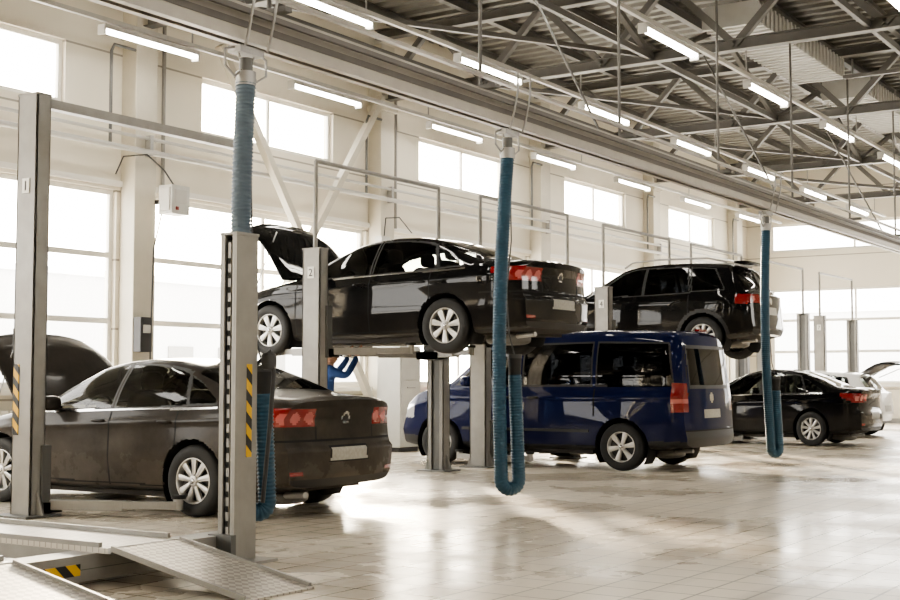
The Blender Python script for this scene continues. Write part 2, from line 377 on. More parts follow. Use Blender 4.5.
for k, (y, endz, wd, sk, rad) in enumerate(((7.05, 1.15, .15, .05, .064), (10.8, 1.3, .19, -.08, .066), (18.1, 1.1, .14, .03, .064))):
    e = empty('exhaust_hose', (0, 0, 0))
    P = hosepath(y, 3.42, .20 if k else .30, wd, endz, sk)
    h = MB()
    cut = 9 if k == 0 else 0
    if cut:
        a, rr = ribbed(P[:cut+1], .072, .005, .028); h.tube(a, rr, M['hose2'], 16)
        a, rr = ribbed(P[cut:], rad, .005, .028); h.tube(a, rr, M['hose'], 16)
    else:
        a, rr = ribbed(P, rad, .004, .028); h.tube(a, rr, M['hose'], 16)
    h.build('hose', e)
    n = MB(); q = Vector(P[-1])
    n.cyl(q, q+Vector((0, 0, .16)), .060, M['rubber'], 16, .068); n.cyl(q+Vector((0, 0, .16)), q+Vector((.0, 0, .2)), .072, M['dark'], 16)
    n.tube([q+Vector((0, 0, .18)), q+Vector((-.04, -.04, .4)), q+Vector((-.06, -.05, .8)), Vector((XH-.0, y+.07, 2.6)), Vector((XH, y+.05, 3.45))], .007, M['dark'], 6)
    n.build('nozzle', e)
    t = MB()
    t.cyl((XH, y, 3.40), (XH, y, 3.50), .075, M['steel2'], 18); t.cyl((XH, y, 3.50), (XH, y, 3.6), .05, M['liftd'], 14)
    t.box((XH, y, 3.65), (.12, .26, .05), M['steel2'])
    for s in (-1, 1):
        t.tube([(XH, y+s*.03, 3.52), (XH, y+s*.12, 3.45), (XH, y+s*.22, 3.51), (XH, y+s*.22, 3.63), (XH, y+s*.1, 3.67), (XH, y+s*.07, 3.60)], .010, M['steel2'], 8)
        t.tube([(XH+.1, y+s*.12, 3.66), (XH+.13, y+s*.12, 3.75), (XH+.19, y+s*.12, 4.02), (XH+.19, y+s*.12, 4.2), (XH+.1, y+s*.07, 4.24)], .011, M['steel2'], 8)
    t.build('trolley', e)

# ------------------------------------------------------------------ cars
def inpoly(px, pz, poly):
    r = np.zeros(px.shape, bool); n = len(poly)
    for i in range(n):
        x1, z1 = poly[i]; x2, z2 = poly[(i+1) % n]
        if z1 == z2: continue
        c = ((z1 > pz) != (z2 > pz)) & (px < (x2-x1)*(pz-z1)/(z2-z1)+x1); r ^= c
    return r
def car(name, sp, loc, pm, res=.014, glass='cglass', hood=None, wheelkind=0):
    e = empty(name, loc); L = sp['L']; W = sp['W']/2; sc = .014/res
    n = int(L/res); u = np.linspace(0, 1, n); xs = L*(u-.55*np.sin(2*np.pi*u)/(2*np.pi))
    def prof(key, s=.05):
        a = np.array(sp[key]); return np.mean([np.interp(xs+o, a[:, 0], a[:, 1]) for o in np.linspace(-s, s, 9)], axis=0)
    zt = prof('top', .07); zb = prof('belt', .12); z0 = prof('bot', .05)
    af, df, ar, dr = sp.get('plan', (.80, .9, .86, .7))
    hw = W*(1-(1-af)*np.clip(1-xs/df, 0, 1)**2.4)*(1-(1-ar)*np.clip(1-(L-xs)/dr, 0, 1)**2.4)
    dh = np.maximum(zt-zb, .012); zt = zb+dh
    tb = sp.get('tumble', .5); wr = hw*np.maximum(.93-tb*dh, .3)
    C = np.zeros((n, 9, 2)); hh = zb-z0
    cz = [z0, z0, z0+.05, z0+.42*hh, zb-.10*hh/.75, zb, zt-np.minimum(.09, .5*dh), zt-np.minimum(.025, .2*dh), zt]
    cy = [0*hw, .86*hw, .955*hw, 1.0*hw, .985*hw, .945*hw, wr, wr*.86, 0*hw]
    for i in range(9): C[:, i, 0] = cy[i]; C[:, i, 1] = cz[i]
    cnt = [max(2, int(q*sc)) for q in (6, 5, 20, 16, 6, 34, 8, 24)]
    half = []; reg = []
    for k, c in enumerate(cnt):
        for j in range(c):
            t = j/c; p = C[:, k]*(1-t)+C[:, k+1]*t
            if k == 5: p = p.copy(); p[:, 0] += .022*math.sin(math.pi*t)*dh/.47
            if k == 7: p = p.copy(); p[:, 1] = C[:, 8, 1]-(C[:, 8, 1]-C[:, 7, 1])*(1-t)**2
            half.append(p); reg.append(k)
    half.append(C[:, 8].copy()); half = np.stack(half, 1); H = half.shape[1]
    for _ in range(int(7*sc)):
        a = half.copy(); a[:, 1:-1] = .25*half[:, :-2]+.5*half[:, 1:-1]+.25*half[:, 2:]
        a[:, -1, 1] = .5*half[:, -1, 1]+.5*half[:, -2, 1]; half = a
    for wx in sp['wx']:
        fl = np.exp(-((xs-wx)/.38)**2)[:, None]*np.exp(-((half[:, :, 1]-.55)/.28)**2)*(half[:, :, 0] > .6*W)
        half[:, :, 0] += .018*fl
    if sp.get('crease'):
        zc_ = np.interp(xs, *zip(*sp['crease']))[:, None]; half[:, :, 0] += .010*np.exp(-((half[:, :, 1]-zc_)/.03)**2)*(half[:, :, 0] > .6*W)
    fz = np.array(sp['frontz']); rz = np.array(sp['rearz']); cf, crr = sp.get('curve', (.2, .13))
    def shift(x0, y, z):
        tf = np.clip(1-x0/.7, 0, 1)**2; tr = np.clip(1-(L-x0)/.6, 0, 1)**2
        return tf*(cf*(np.abs(y)/W)**2.5+np.interp(z, fz[:, 0], fz[:, 1]))-tr*(crr*(np.abs(y)/W)**2.5+np.interp(z, rz[:, 0], rz[:, 1]))
    y = np.concatenate([-half[:, :, 0], half[:, -2:0:-1, 0]], 1); z = np.concatenate([half[:, :, 1], half[:, -2:0:-1, 1]], 1)
    rg = np.array(reg+reg[::-1]); R = y.shape[1]; X = xs[:, None]+0*y; X = X+shift(X, y, z)
    V = np.stack([X, y, z], 2)
    for wx in sp['wx']:
        dx = V[:, :, 0]-wx; dz = V[:, :, 2]-sp['wr']; rr = np.hypot(dx, dz); Ra = sp['ra']
        m = (np.abs(rr-Ra) < .55*res) & (np.abs(V[:, :, 1]) > .6*W)
        V[:, :, 0][m] = wx+dx[m]/rr[m]*Ra; V[:, :, 2][m] = sp['wr']+dz[m]/rr[m]*Ra
    V = V.reshape(-1, 3)
    ii, jj = np.meshgrid(np.arange(n-1), np.arange(R), indexing='ij'); j2 = (jj+1) % R
    F = np.stack([ii*R+jj, (ii+1)*R+jj, (ii+1)*R+j2, ii*R+j2], 2).reshape(-1, 4); FR = np.broadcast_to(rg, (n-1, R)).reshape(-1).copy()
    Mc = int(70*sc)
    Vs = [V]; Fs = [F]; Rs = [FR]; off = len(V)
    for end in (0, n-1):
        yy = half[end, :, 0][:, None]*np.linspace(-1, 1, Mc+1)[None, :]; zz = np.repeat(half[end, :, 1][:, None], Mc+1, 1)
        xx = xs[end]+shift(xs[end]+0*yy, yy, zz); Vs.append(np.stack([xx, yy, zz], 2).reshape(-1, 3))
        a, c = np.meshgrid(np.arange(H-1), np.arange(Mc), indexing='ij'); q = off+a*(Mc+1)+c
        Fq = np.stack([q, q+1, q+Mc+2, q+Mc+1], 2).reshape(-1, 4)
        if end == 0: Fq = Fq[:, ::-1]
        Fs.append(Fq); Rs.append(np.full(len(Fq), 10 if end == 0 else 11)); off += H*(Mc+1)
    V = np.concatenate(Vs); F = np.concatenate(Fs); FR = np.concatenate(Rs)
    ce = V[F].mean(1); cx, cyy, cz_ = ce[:, 0], ce[:, 1], ce[:, 2]; ay = np.abs(cyy)
    mi = np.zeros(len(F), int); wrx = np.interp(cx, xs, wr); side = (FR >= 1) & (FR <= 6); low = (FR >= 1) & (FR <= 4)
    mi[FR == 0] = 6; mi[(FR == 1) & (cz_ < .3)] = 2
    for poly in sp['dlo']:
        c0 = np.array(poly).mean(0); big = [(c0[0]+(p[0]-c0[0])*1.0+math.copysign(.028, p[0]-c0[0]), c0[1]+(p[1]-c0[1])+math.copysign(.022, p[1]-c0[1])) for p in poly]
        mi[(FR >= 4) & (FR <= 6) & inpoly(cx, cz_, big)] = 2
    for poly in sp['dlo']: mi[(FR >= 4) & (FR <= 6) & inpoly(cx, cz_, poly)] = 1
    a, c = sp['ws']; mi[(FR >= 6) & (FR < 9) & (cx > a) & (cx < c) & (ay < wrx-.03)] = 1
    if sp.get('rw'):
        a, c = sp['rw']; mi[(FR >= 6) & (FR < 9) & (cx > a) & (cx < c) & (ay < wrx-.04)] = 1
    for (gx, g0, g1) in sp['gaps']: mi[low & (np.abs(cx-gx) < .007) & (cz_ > g0) & (cz_ < g1)] = 7
    mi[low & (np.abs(cz_-sp['sill']) < .007) & (cx > sp['gaps'][0][0]) & (cx < sp['gaps'][-1][0])] = 7
    sp['detail'](cx, cyy, cz_, FR, mi, L, W)
    dele = np.zeros(len(F), bool)
    for wx in sp['wx']: dele |= (FR <= 4) & (np.hypot(cx-wx, cz_-sp['wr']) < sp['ra']) & (ay > W-.34)
    mats = [pm, M[glass], M['trim'], M['red'], M['lampc'], M['chrome'], M['under'], M['gap'], M['nplate'], M['pink']]
    def mk(nm, Fk, mk_):
        used = np.unique(Fk); mp = np.full(len(V), -1); mp[used] = np.arange(len(used))
        me = bpy.data.meshes.new(nm); vv = V[used]; ff = mp[Fk]
        me.vertices.add(len(vv)); me.vertices.foreach_set('co', vv.astype('f').ravel())
        me.loops.add(ff.size); me.loops.foreach_set('vertex_index', ff.ravel().astype('i'))
        me.polygons.add(len(ff)); me.polygons.foreach_set('loop_start', (np.arange(len(ff))*4).astype('i')); me.polygons.foreach_set('loop_total', np.full(len(ff), 4, 'i'))
        for q in mats: me.materials.append(q)
        me.polygons.foreach_set('material_index', mk_.astype('i')); me.polygons.foreach_set('use_smooth', np.ones(len(ff), bool))
        me.update(calc_edges=True); me.validate(); o = bpy.data.objects.new(nm, me); S.collection.objects.link(o); o.parent = e; return o, used
    if hood:
        hx0, hx1, ang = hood
        hm = (FR >= 5) & (FR < 9) & (cx > hx0) & (cx < hx1) & (ay < W*.86); keep = ~dele & ~hm
        mk('body', F[keep], mi[keep])
        ho, us = mk('open_bonnet', F[hm], mi[hm])
        zh = float(np.interp(hx1, xs, zt)); ca, sa = math.cos(ang), math.sin(ang)
        co = V[us].copy(); dx = co[:, 0]-hx1; dz = co[:, 2]-zh
        co[:, 0] = hx1+dx*ca+dz*sa; co[:, 2] = zh-dx*sa+dz*ca+.02
        ho.data.vertices.foreach_set('co', co.astype('f').ravel()); ho.data.update()
        so = ho.modifiers.new('thick', 'SOLIDIFY'); so.thickness = .03; so.offset = 0
        g = MB(); g.bb((.2, -.68, .3), (hx1+.1, .68, .5), M['under']); g.sbox((.62, .05, .66), (.5, .6, .34), M['trim']); g.sbox((.85, -.5, .66), (.25, .22, .3), M['dark'])
        g.sbox((.45, .5, .62), (.3, .25, .3), M['box']); g.cyl((.35, -.45, .6), (.35, -.3, .75), .06, M['white']); g.bb((.2, -.66, .5), (.26, .66, .62), M['steel'])
        g.beam((.35, -.62, .7), (hx1-.75*ca, -.60, zh+.75*sa-.02), .012, .012, M['steel2'])
        g.build('engine_bay', e)
    else:
        keep = ~dele; mk('body', F[keep], mi[keep])
    def sy(x, z, sgn=-1):
        i = int(np.argmin(np.abs(xs-x))); hz = half[i]; q = hz[cnt[0]:H-cnt[-1]]; j = int(np.argmin(np.abs(q[:, 1]-z))); return sgn*float(q[j, 0])
    ww = MB(); r0 = sp['wr']; Ra = sp['ra']
    for wx in sp['wx']:
        for s in (-1, 1):
            v = []; f = []; K = 28
            yo = s*(W-.025); yi = s*(W-.33)
            for k in range(K+1):
                a = math.radians(-35)+math.radians(250)*k/K; px, pz = wx+(Ra+.004)*math.cos(a), r0+(Ra+.004)*math.sin(a)
                v += [(px, yo, pz), (px, yi, pz)]
            for k in range(K): f.append((2*k, 2*k+1, 2*k+3, 2*k+2))
            v.append((wx, yi, r0)); cc = len(v)-1
            for k in range(K): f.append((2*k+1, cc, 2*k+3))
            ww.add(v, f, M['gap'], True)
        ww.cyl((wx, -W+.2, r0), (wx, W-.2, r0), .035, M['under'])
    ww.build('wheel_wells', e)
    for i, wx in enumerate(sp['wx']):
        for s in (-1, 1):
            w = MB(); c = (wx, s*(W-.115), r0); k = r0/.33; q = s
            tw = .105
            w.lathe([(.205*k, -tw*.9), (.225*k, -tw), (.27*k, -tw*1.05), (.305*k, -tw*.98), (.322*k, -tw*.85), (.33*k, -tw*.6), (.33*k, 0), (.33*k, tw*.6), (.322*k, tw*.85), (.305*k, tw*.98), (.27*k, tw*1.05), (.225*k, tw), (.205*k, tw*.9)], c, M['rubber'], 44, q)
            w.lathe([(.212*k, tw*.92), (.205*k, tw*.98), (.197*k, tw*.9), (.19*k, tw*.3), (.185*k, -tw*.8)], c, M['alloy'], 44, q)
            w.lathe([(.19*k, tw*.25), (.06*k, tw*.30), (0, tw*.30)], c, M['dark'], 30, q)
            ns = (9, 7, 6, 10)[wheelkind]; wd = (.05, .062, .065, .05)[wheelkind]
            for j in range(ns):
                a = 2*math.pi*j/ns+.2; ca, sa = math.cos(a), math.sin(a)
                p1 = Vector((c[0]+.035*k*ca, c[1]+q*tw*.78, c[2]+.035*k*sa)); p2 = Vector((c[0]+.2*k*ca, c[1]+q*tw*.80, c[2]+.2*k*sa))
                tn = Vector((-sa, 0, ca)); ny = Vector((0, q, 0))
                v = [p1-tn*wd*.32, p1+tn*wd*.32, p2+tn*wd*.62, p2-tn*wd*.62]; v2 = [p-ny*.03 for p in v]; mid1 = (p1+ny*.008); mid2 = (p2+ny*.004)
                w.add(v+v2+[mid1, mid2], [(0, 8, 9, 3), (8, 1, 2, 9), (0, 3, 7, 4), (1, 5, 6, 2)], M['alloy'])
            w.lathe([(.055*k, tw*.6), (.055*k, tw*.85), (.045*k, tw*.92), (0, tw*.94)], c, M['alloy'], 24, q)
            w.lathe([(.025*k, tw*.93), (.025*k, tw*.97), (0, tw*.98)], c, M['chrome'], 18, q)
            w.build('wheel_%d' % (i*2+(1 if s < 0 else 2)), e)
    d = MB(); mx_, mz = sp['mirror']
    for s in (-1, 1):
        yb = sy(mx_, mz, s)
        d.sbox((mx_+.02, yb+s*.13, mz+.03), (.16, .22, .15), pm, .6); d.box((mx_, yb+s*.03, mz-.02), (.07, .1, .04), M['trim'])
        for hx in sp['handles']:
            hy = sy(hx, sp['hz'], s); d.sbox((hx, hy+s*.012, sp['hz']), (.19, .035, .032), pm if sp.get('hpaint', 1) else M['trim'], .6, 10, 6)
    for q in sp.get('extras', []): q(d, sy, pm)
    d.build('fittings', e)
    it = MB(); fx, rx, sz = sp['seats']
    for x in ([fx, rx] if rx else [fx]):
        for yy in (-.36, .36):
            R = Matrix.Rotation(math.radians(14), 3, 'Y')
            it.sbox((x, yy, sz), (.5, .5, .2), M['seat'], .5); it.sbox((x+.3, yy, sz+.35), (.16, .5, .62), M['seat'], .5, R=R)
            it.sbox((x+.4, yy, sz+.74), (.1, .27, .18), M['seat'], .6)
    if rx: it.sbox((rx, 0, sz), (.5, 1.2, .2), M['seat'], .4); it.sbox((rx+.3, 0, sz+.33), (.16, 1.2, .56), M['seat'], .4)
    it.sbox((fx-.75, 0, sz+.28), (.45, W*1.6, .3), M['trim'], .5)
    tp = [(fx-.38+.06*math.cos(t)*1, -.36+.18*math.sin(t), sz+.42+.17*math.cos(t)) for t in np.linspace(0, 2*math.pi, 20)]
    it.tube(tp, .015, M['trim'], 6, False)
    it.bb((.6 if not hood else 1.25, -W+.25, sp['bot'][3][1]+.04), (L-.4, W-.25, sp['bot'][3][1]+.1), M['under']); it.build('interior', e)
    ub = MB(); zz = sp['bot'][3][1]
    ub.cyl((1.2, .1, zz-.02), (3.0, .15, zz-.02), .03, M['steel']); ub.sbox((L-.6, -.3, zz+.0), (.5, .45, .16), M['steel'], .6)
    ub.cyl((L-.4, -.45, zz+.02), (L-.12, -.5, zz+.04), .028, M['steel2']); ub.sbox((.8, 0, zz), (.8, .8, .1), M['under'])
    for s in (-1, 1):
        ub.bb((1.35, s*(W-.2)-.04, zz-.03), (L-1.5, s*(W-.2)+.04, zz+.03), M['under']); ub.beam((sp['wx'][1], s*.2, zz), (sp['wx'][1], s*(W-.2), r0), .07, .07, M['under'])
        ub.beam((sp['wx'][1]-.45, s*.5, zz), (sp['wx'][1], s*.6, r0), .07, .07, M['under'])
    ub.build('underbody', e)
    return e

def det_sedan(x, y, z, R, m, L, W):
    ay = np.abs(y)
    side = (R >= 1) & (R <= 5)
    m[side & (x > L-.50) & (z > .835+.12*np.clip((L-.25-x)/.3, 0, 1)) & (z < 1.0)] = 3
    c = R == 11
    m[c & (ay > .43) & (z > .825) & (z < .99)] = 3
    for cy in (.66, .50): m[c & (np.hypot(ay-cy, z-.905) < .052)] = 9
    m[side & (np.hypot(x-(L-.16), z-.905) < .05)] = 9
    m[c & (np.abs(z-.70) < .007)] = 7; m[(side) & (x > L-.65) & (np.abs(z-.70) < .007)] = 7
    m[c & (np.abs(ay-.42) < .006) & (z > .70) & (z < .83)] = 7
    m[c & (ay < .29) & (np.abs(z-.58) < .068)] = 7; m[c & (ay < .27) & (np.abs(z-.58) < .055)] = 8
    m[c & (z < .36)] = 2; m[c & (np.hypot(y, z-.90) < .058)] = 5; m[c & (np.hypot(y, z-.90) < .04)] = 2
    m[(R == 7) & (np.abs(x-4.08) < .008)] = 7
    m[c & (ay > .62) & (ay < .8) & (np.abs(z-.42) < .018)] = 3
    f = R == 10
    m[f & (ay < .33) & (z > .28) & (z < .62)] = 2; m[f & (ay < .30) & (np.abs(z-.52) < .012)] = 5
    m[(x < .45) & ((R == 10) | (side)) & (ay > .42) & (z > .50) & (z < .645)] = 4
    m[(R >= 4) & (R <= 5) & (np.abs(z-np.interp(x, [1.4, 2.2, 3.95], [.935, .955, 1.0])) < .010) & (x > 1.45) & (x < 3.9)] = 5
sedan = dict(L=4.765, W=1.82, wx=(.93, 3.64), wr=.33, ra=.385, crease=[(0, .6), (1.0, .78), (2.5, .84), (4.2, .90), (4.765, .9)],
 top=[(0, .64), (.06, .70), (.25, .80), (.7, .91), (1.15, .985), (1.3, 1.01), (1.75, 1.25), (2.12, 1.40), (2.4, 1.455), (2.7, 1.475), (3.05, 1.462), (3.35, 1.415), (3.7, 1.30), (4.08, 1.15), (4.3, 1.12), (4.68, 1.10), (4.765, 1.06)],
 belt=[(0, .60), (.3, .72), (1.2, .90), (2, .93), (3.4, .975), (4.2, 1.015), (4.765, .98)],
 bot=[(0, .24), (.3, .20), (.9, .18), (2, .18), (3.6, .2), (4.4, .25), (4.765, .29)],
 frontz=[(.2, .06), (.45, 0), (.66, .07), (.8, .12)], rearz=[(.2, .08), (.4, .01), (.62, .0), (.66, .035), (.72, .05), (.9, .06), (1.0, .03), (1.06, .02)],
 dlo=[[(1.50, .965), (2.05, 1.30), (2.3, 1.375), (2.50, 1.39), (2.50, .985)], [(2.56, .985), (2.56, 1.39), (2.9, 1.385), (3.2, 1.35), (3.36, 1.31), (3.5, 1.02), (2.9, .995)], [(3.54, 1.03), (3.42, 1.28), (3.6, 1.21), (3.85, 1.07), (3.86, 1.04)]],
 ws=(1.27, 2.13), rw=(3.46, 4.04), gaps=[(1.38, .25, .92), (2.53, .25, .95), (3.42, .62, .97)], sill=.27,
 mirror=(1.72, .99), handles=(2.38, 3.28), hz=.86, seats=(2.15, 3.0, .5), detail=det_sedan)
M_grey = paint('paint_dark_grey', (.012, .011, .010), 0, .46, (.19, .16, .13), coat=.4, film=.30)
M_black = paint('paint_black', (.0018, .0018, .0022), 0, .09, coat=.8)
M_black2 = paint('paint_black_b', (.002, .002, .0022), 0, .08, coat=.8)
M_blue = paint('paint_blue', (.003, .007, .042), 0, .07, coat=.55)
M_white = paint('paint_white', (.88, .88, .87), 0, .03)

car('sedan_car', sedan, (-12.145, 9.6, 0), M_grey, .0135, hood=(.08, 1.10, math.radians(62)))
car('sedan_car', sedan, (-12.06, 13.64, 1.56), M_black, .0135, hood=(.08, 1.10, math.radians(66)), wheelkind=1)
def det_van(x, y, z, R, m, L, W):
    ay = np.abs(y); c = R == 11; side = (R >= 1) & (R <= 6)
    m[c & (ay < .68) & (z > 1.14) & (z < 1.72)] = 2; m[c & (ay < .64) & (z > 1.18) & (z < 1.68)] = 1
    m[(c | side) & (x > L-.26) & (ay > .74) & (z > .82) & (z < 1.2)] = 3; m[(c | side) & (x > L-.26) & (ay > .74) & (z > .93) & (z < .99)] = 9
    m[c & (z < .55)] = 2; m[side & (x > L-.75) & (z < .42)] = 2; m[c & (np.abs(z-.56) < .006)] = 7; m[c & (np.abs(ay-.72) < .006) & (z > .56)] = 7
    m[c & (ay < .28) & (np.abs(z-.78) < .06)] = 8; m[c & (np.hypot(y, z-1.0) < .07)] = 5; m[side & (x < .5) & (z < .42)] = 2
    m[side & (z < .33)] = 2
    m[(x < .4) & ((R == 10) | side) & (ay > .5) & (z > .68) & (z < .88)] = 4; m[(R == 10) & (ay < .5) & (z > .45) & (z < .82)] = 2
def van_extra(d, sy, pm):
    for s in (-1, 1):
        d.bb((1.3, s*.945-.01, .52), (3.4, s*.945+.01, .56), M['trim'])
    d.box((4.70, 0, 1.945), (.06, .3, .03), M['red'])
van = dict(L=4.89, W=1.90, wx=(.89, 3.89), wr=.33, ra=.40, tumble=.14, crease=[(0, .8), (1.0, 1.0), (4.89, 1.02)],
 top=[(0, .93), (.06, 1.0), (.3, 1.08), (.85, 1.2), (1.0, 1.25), (1.70, 1.82), (1.9, 1.90), (2.3, 1.95), (3.5, 1.97), (4.6, 1.94), (4.8, 1.91), (4.89, 1.86)],
 belt=[(0, .85), (.4, 1.0), (1.0, 1.12), (4.89, 1.13)], bot=[(0, .27), (.3, .24), (.9, .22), (2, .24), (3.6, .25), (4.4, .29), (4.89, .33)],
 frontz=[(.2, .05), (.5, 0), (.9, .1), (1.1, .2)], rearz=[(.3, .03), (.45, 0), (.6, .02), (1.1, .05), (1.7, .12), (1.95, .2)], plan=(.84, .9, .93, .4), curve=(.2, .07),
 dlo=[[(1.18, 1.19), (1.72, 1.68), (1.85, 1.74), (2.2, 1.76), (2.2, 1.17)], [(2.32, 1.17), (2.32, 1.76), (3.42, 1.76), (3.42, 1.17)], [(3.52, 1.17), (3.52, 1.76), (4.55, 1.75), (4.65, 1.17)]],
 ws=(.98, 1.74), gaps=[(1.15, .3, 1.1), (2.27, .3, 1.12), (3.47, .75, 1.12)], sill=.33, mirror=(1.42, 1.2), handles=(2.1, 2.5), hz=1.0, hpaint=0, seats=(1.95, 3.0, .8), detail=det_van, extras=[van_extra])
car('passenger_van', van, (-11.77, 17.27, 0), M_blue, .018, glass='dglass', wheelkind=2)
def det_suv(x, y, z, R, m, L, W):
    ay = np.abs(y); c = R == 11; side = (R >= 1) & (R <= 5)
    m[side & (z < .40)] = 2
    for wx in (.9, 3.5): m[side & (np.hypot(x-wx, z-.35) < .475)] = 2
    m[c & (z < .48)] = 2; m[c & (z < .40) & (z > .34) & (ay < .5)] = 5
    m[(c | side) & (x > L-.36) & (ay > .48) & (z > .90) & (z < 1.06)] = 3; m[(c | side) & (x > L-.3) & (np.hypot(ay-.68, z-.98) < .05)] = 9
    m[c & (ay < .27) & (np.abs(z-.80) < .055)] = 8; m[c & (np.hypot(y, z-.97) < .05)] = 5; m[c & (np.abs(z-.66) < .006)] = 7
    m[(x < .45) & ((R == 10) | side) & (ay > .45) & (z > .66) & (z < .82)] = 4; m[(R == 10) & (ay < .42) & (z > .35) & (z < .76)] = 2
def suv_extra(d, sy, pm):
    for s in (-1, 1):
        d.tube([(1.95, s*.60, 1.60), (2.1, s*.60, 1.69), (2.6, s*.60, 1.72), (3.5, s*.60, 1.705), (3.85, s*.60, 1.62)], .017, M['steel2'], 8)
    d.sbox((4.02, 0, 1.63), (.28, 1.1, .04), pm, .5)
suv = dict(L=4.43, W=1.81, wx=(.9, 3.5), wr=.35, ra=.41, tumble=.42,
 top=[(0, .84), (.06, .92), (.35, 1.02), (1.0, 1.10), (1.15, 1.13), (1.9, 1.58), (2.2, 1.645), (2.7, 1.67), (3.4, 1.66), (3.92, 1.60), (4.26, 1.16), (4.36, 1.10), (4.43, 1.06)],
 belt=[(0, .78), (.3, .9), (1.2, 1.03), (2.5, 1.06), (4.0, 1.10), (4.43, 1.05)], bot=[(0, .3), (.3, .27), (.9, .25), (2, .25), (3.6, .27), (4.1, .32), (4.43, .37)],
 frontz=[(.2, .1), (.5, 0), (.9, .09)], rearz=[(.3, .08), (.5, 0), (.7, .02), (1.06, .05)],
 dlo=[[(1.42, 1.09), (1.95, 1.47), (2.15, 1.545), (2.36, 1.56), (2.36, 1.10)], [(2.42, 1.10), (2.42, 1.56), (3.15, 1.555), (3.25, 1.12)], [(3.31, 1.13), (3.24, 1.54), (3.65, 1.50), (3.85, 1.2), (3.86, 1.15)]],
 ws=(1.14, 1.93), rw=(3.96, 4.25), gaps=[(1.3, .35, 1.0), (2.39, .35, 1.05), (3.25, .7, 1.08)], sill=.38, mirror=(1.6, 1.12), handles=(2.22, 3.05), hz=.97, seats=(2.0, 2.85, .65), detail=det_suv, extras=[suv_extra])
car('suv_car', suv, (-11.92, 21.5, 1.62), M_black2, .018, glass='dglass', wheelkind=3)
c5 = car('compact_car', sedan, (-11.05, 25.25, 0), M_black, .022, wheelkind=0); c5.scale = (.89, .95, 1.0)
def det_h(x, y, z, R, m, L, W):
    ay = np.abs(y); c = R == 11; side = (R >= 1) & (R <= 5)
    m[(c | side) & (x > L-.3) & (ay > .5) & (z > .78) & (z < .98)] = 3; m[c & (z < .34)] = 2; m[c & (ay < .27) & (np.abs(z-.62) < .055)] = 8
hatch = dict(suv); hatch.update(L=4.1, W=1.72, wx=(.85, 3.42), wr=.31, ra=.36, detail=det_h, seats=(1.9, 2.7, .5),
 top=[(0, .7), (.06, .78), (.35, .88), (.9, .97), (1.05, 1.0), (1.8, 1.38), (2.1, 1.44), (2.6, 1.46), (3.3, 1.43), (3.6, 1.38), (3.92, 1.02), (4.02, .98), (4.1, .96)],
 belt=[(0, .68), (.3, .78), (1.2, .9), (2.5, .94), (4.1, .95)], bot=[(0, .24), (.3, .2), (.9, .18), (2, .18), (3.4, .2), (3.9, .26), (4.1, .3)],
 dlo=[[(1.32, .95), (1.85, 1.28), (2.2, 1.36), (2.2, .97)], [(2.26, .97), (2.26, 1.36), (2.95, 1.35), (3.05, .98)], [(3.1, .99), (3.03, 1.33), (3.35, 1.28), (3.5, 1.02)]],
 ws=(1.04, 1.82), rw=(3.64, 3.9), gaps=[(1.2, .25, .9), (2.23, .25, .93), (3.05, .55, .95)], sill=.27, mirror=(1.5, .98), handles=(2.1, 2.9), hz=.84)
def tailgate(d, sy, pm):
    v = []; f = []
    for i, t in enumerate(np.linspace(0, 1, 6)):
        w = .55+.12*t
        for s in (-1, -.5, 0, .5, 1): v.append((3.62+.85*t, s*w, 1.42+.22*t+.12*math.sin(t*math.pi)-.03*abs(s)))
    for i in range(5):
        for j in range(4): f.append((i*5+j, i*5+j+1, i*5+j+6, i*5+j+5))
    d.add(v, f, M['trim'], True); d.add([(a, b2, c-.05) for a, b2, c in v], f, M['dark'], True)
    d.beam((3.75, .5, 1.3), (4.2, .58, 1.5), .02, .02, M['steel2']); d.beam((3.75, -.5, 1.3), (4.2, -.58, 1.5), .02, .02, M['steel2'])
hatch['extras'] = [tailgate]
car('hatchback_car', hatch, (-11.75, 29.4, 0), M_white, .022, wheelkind=0)

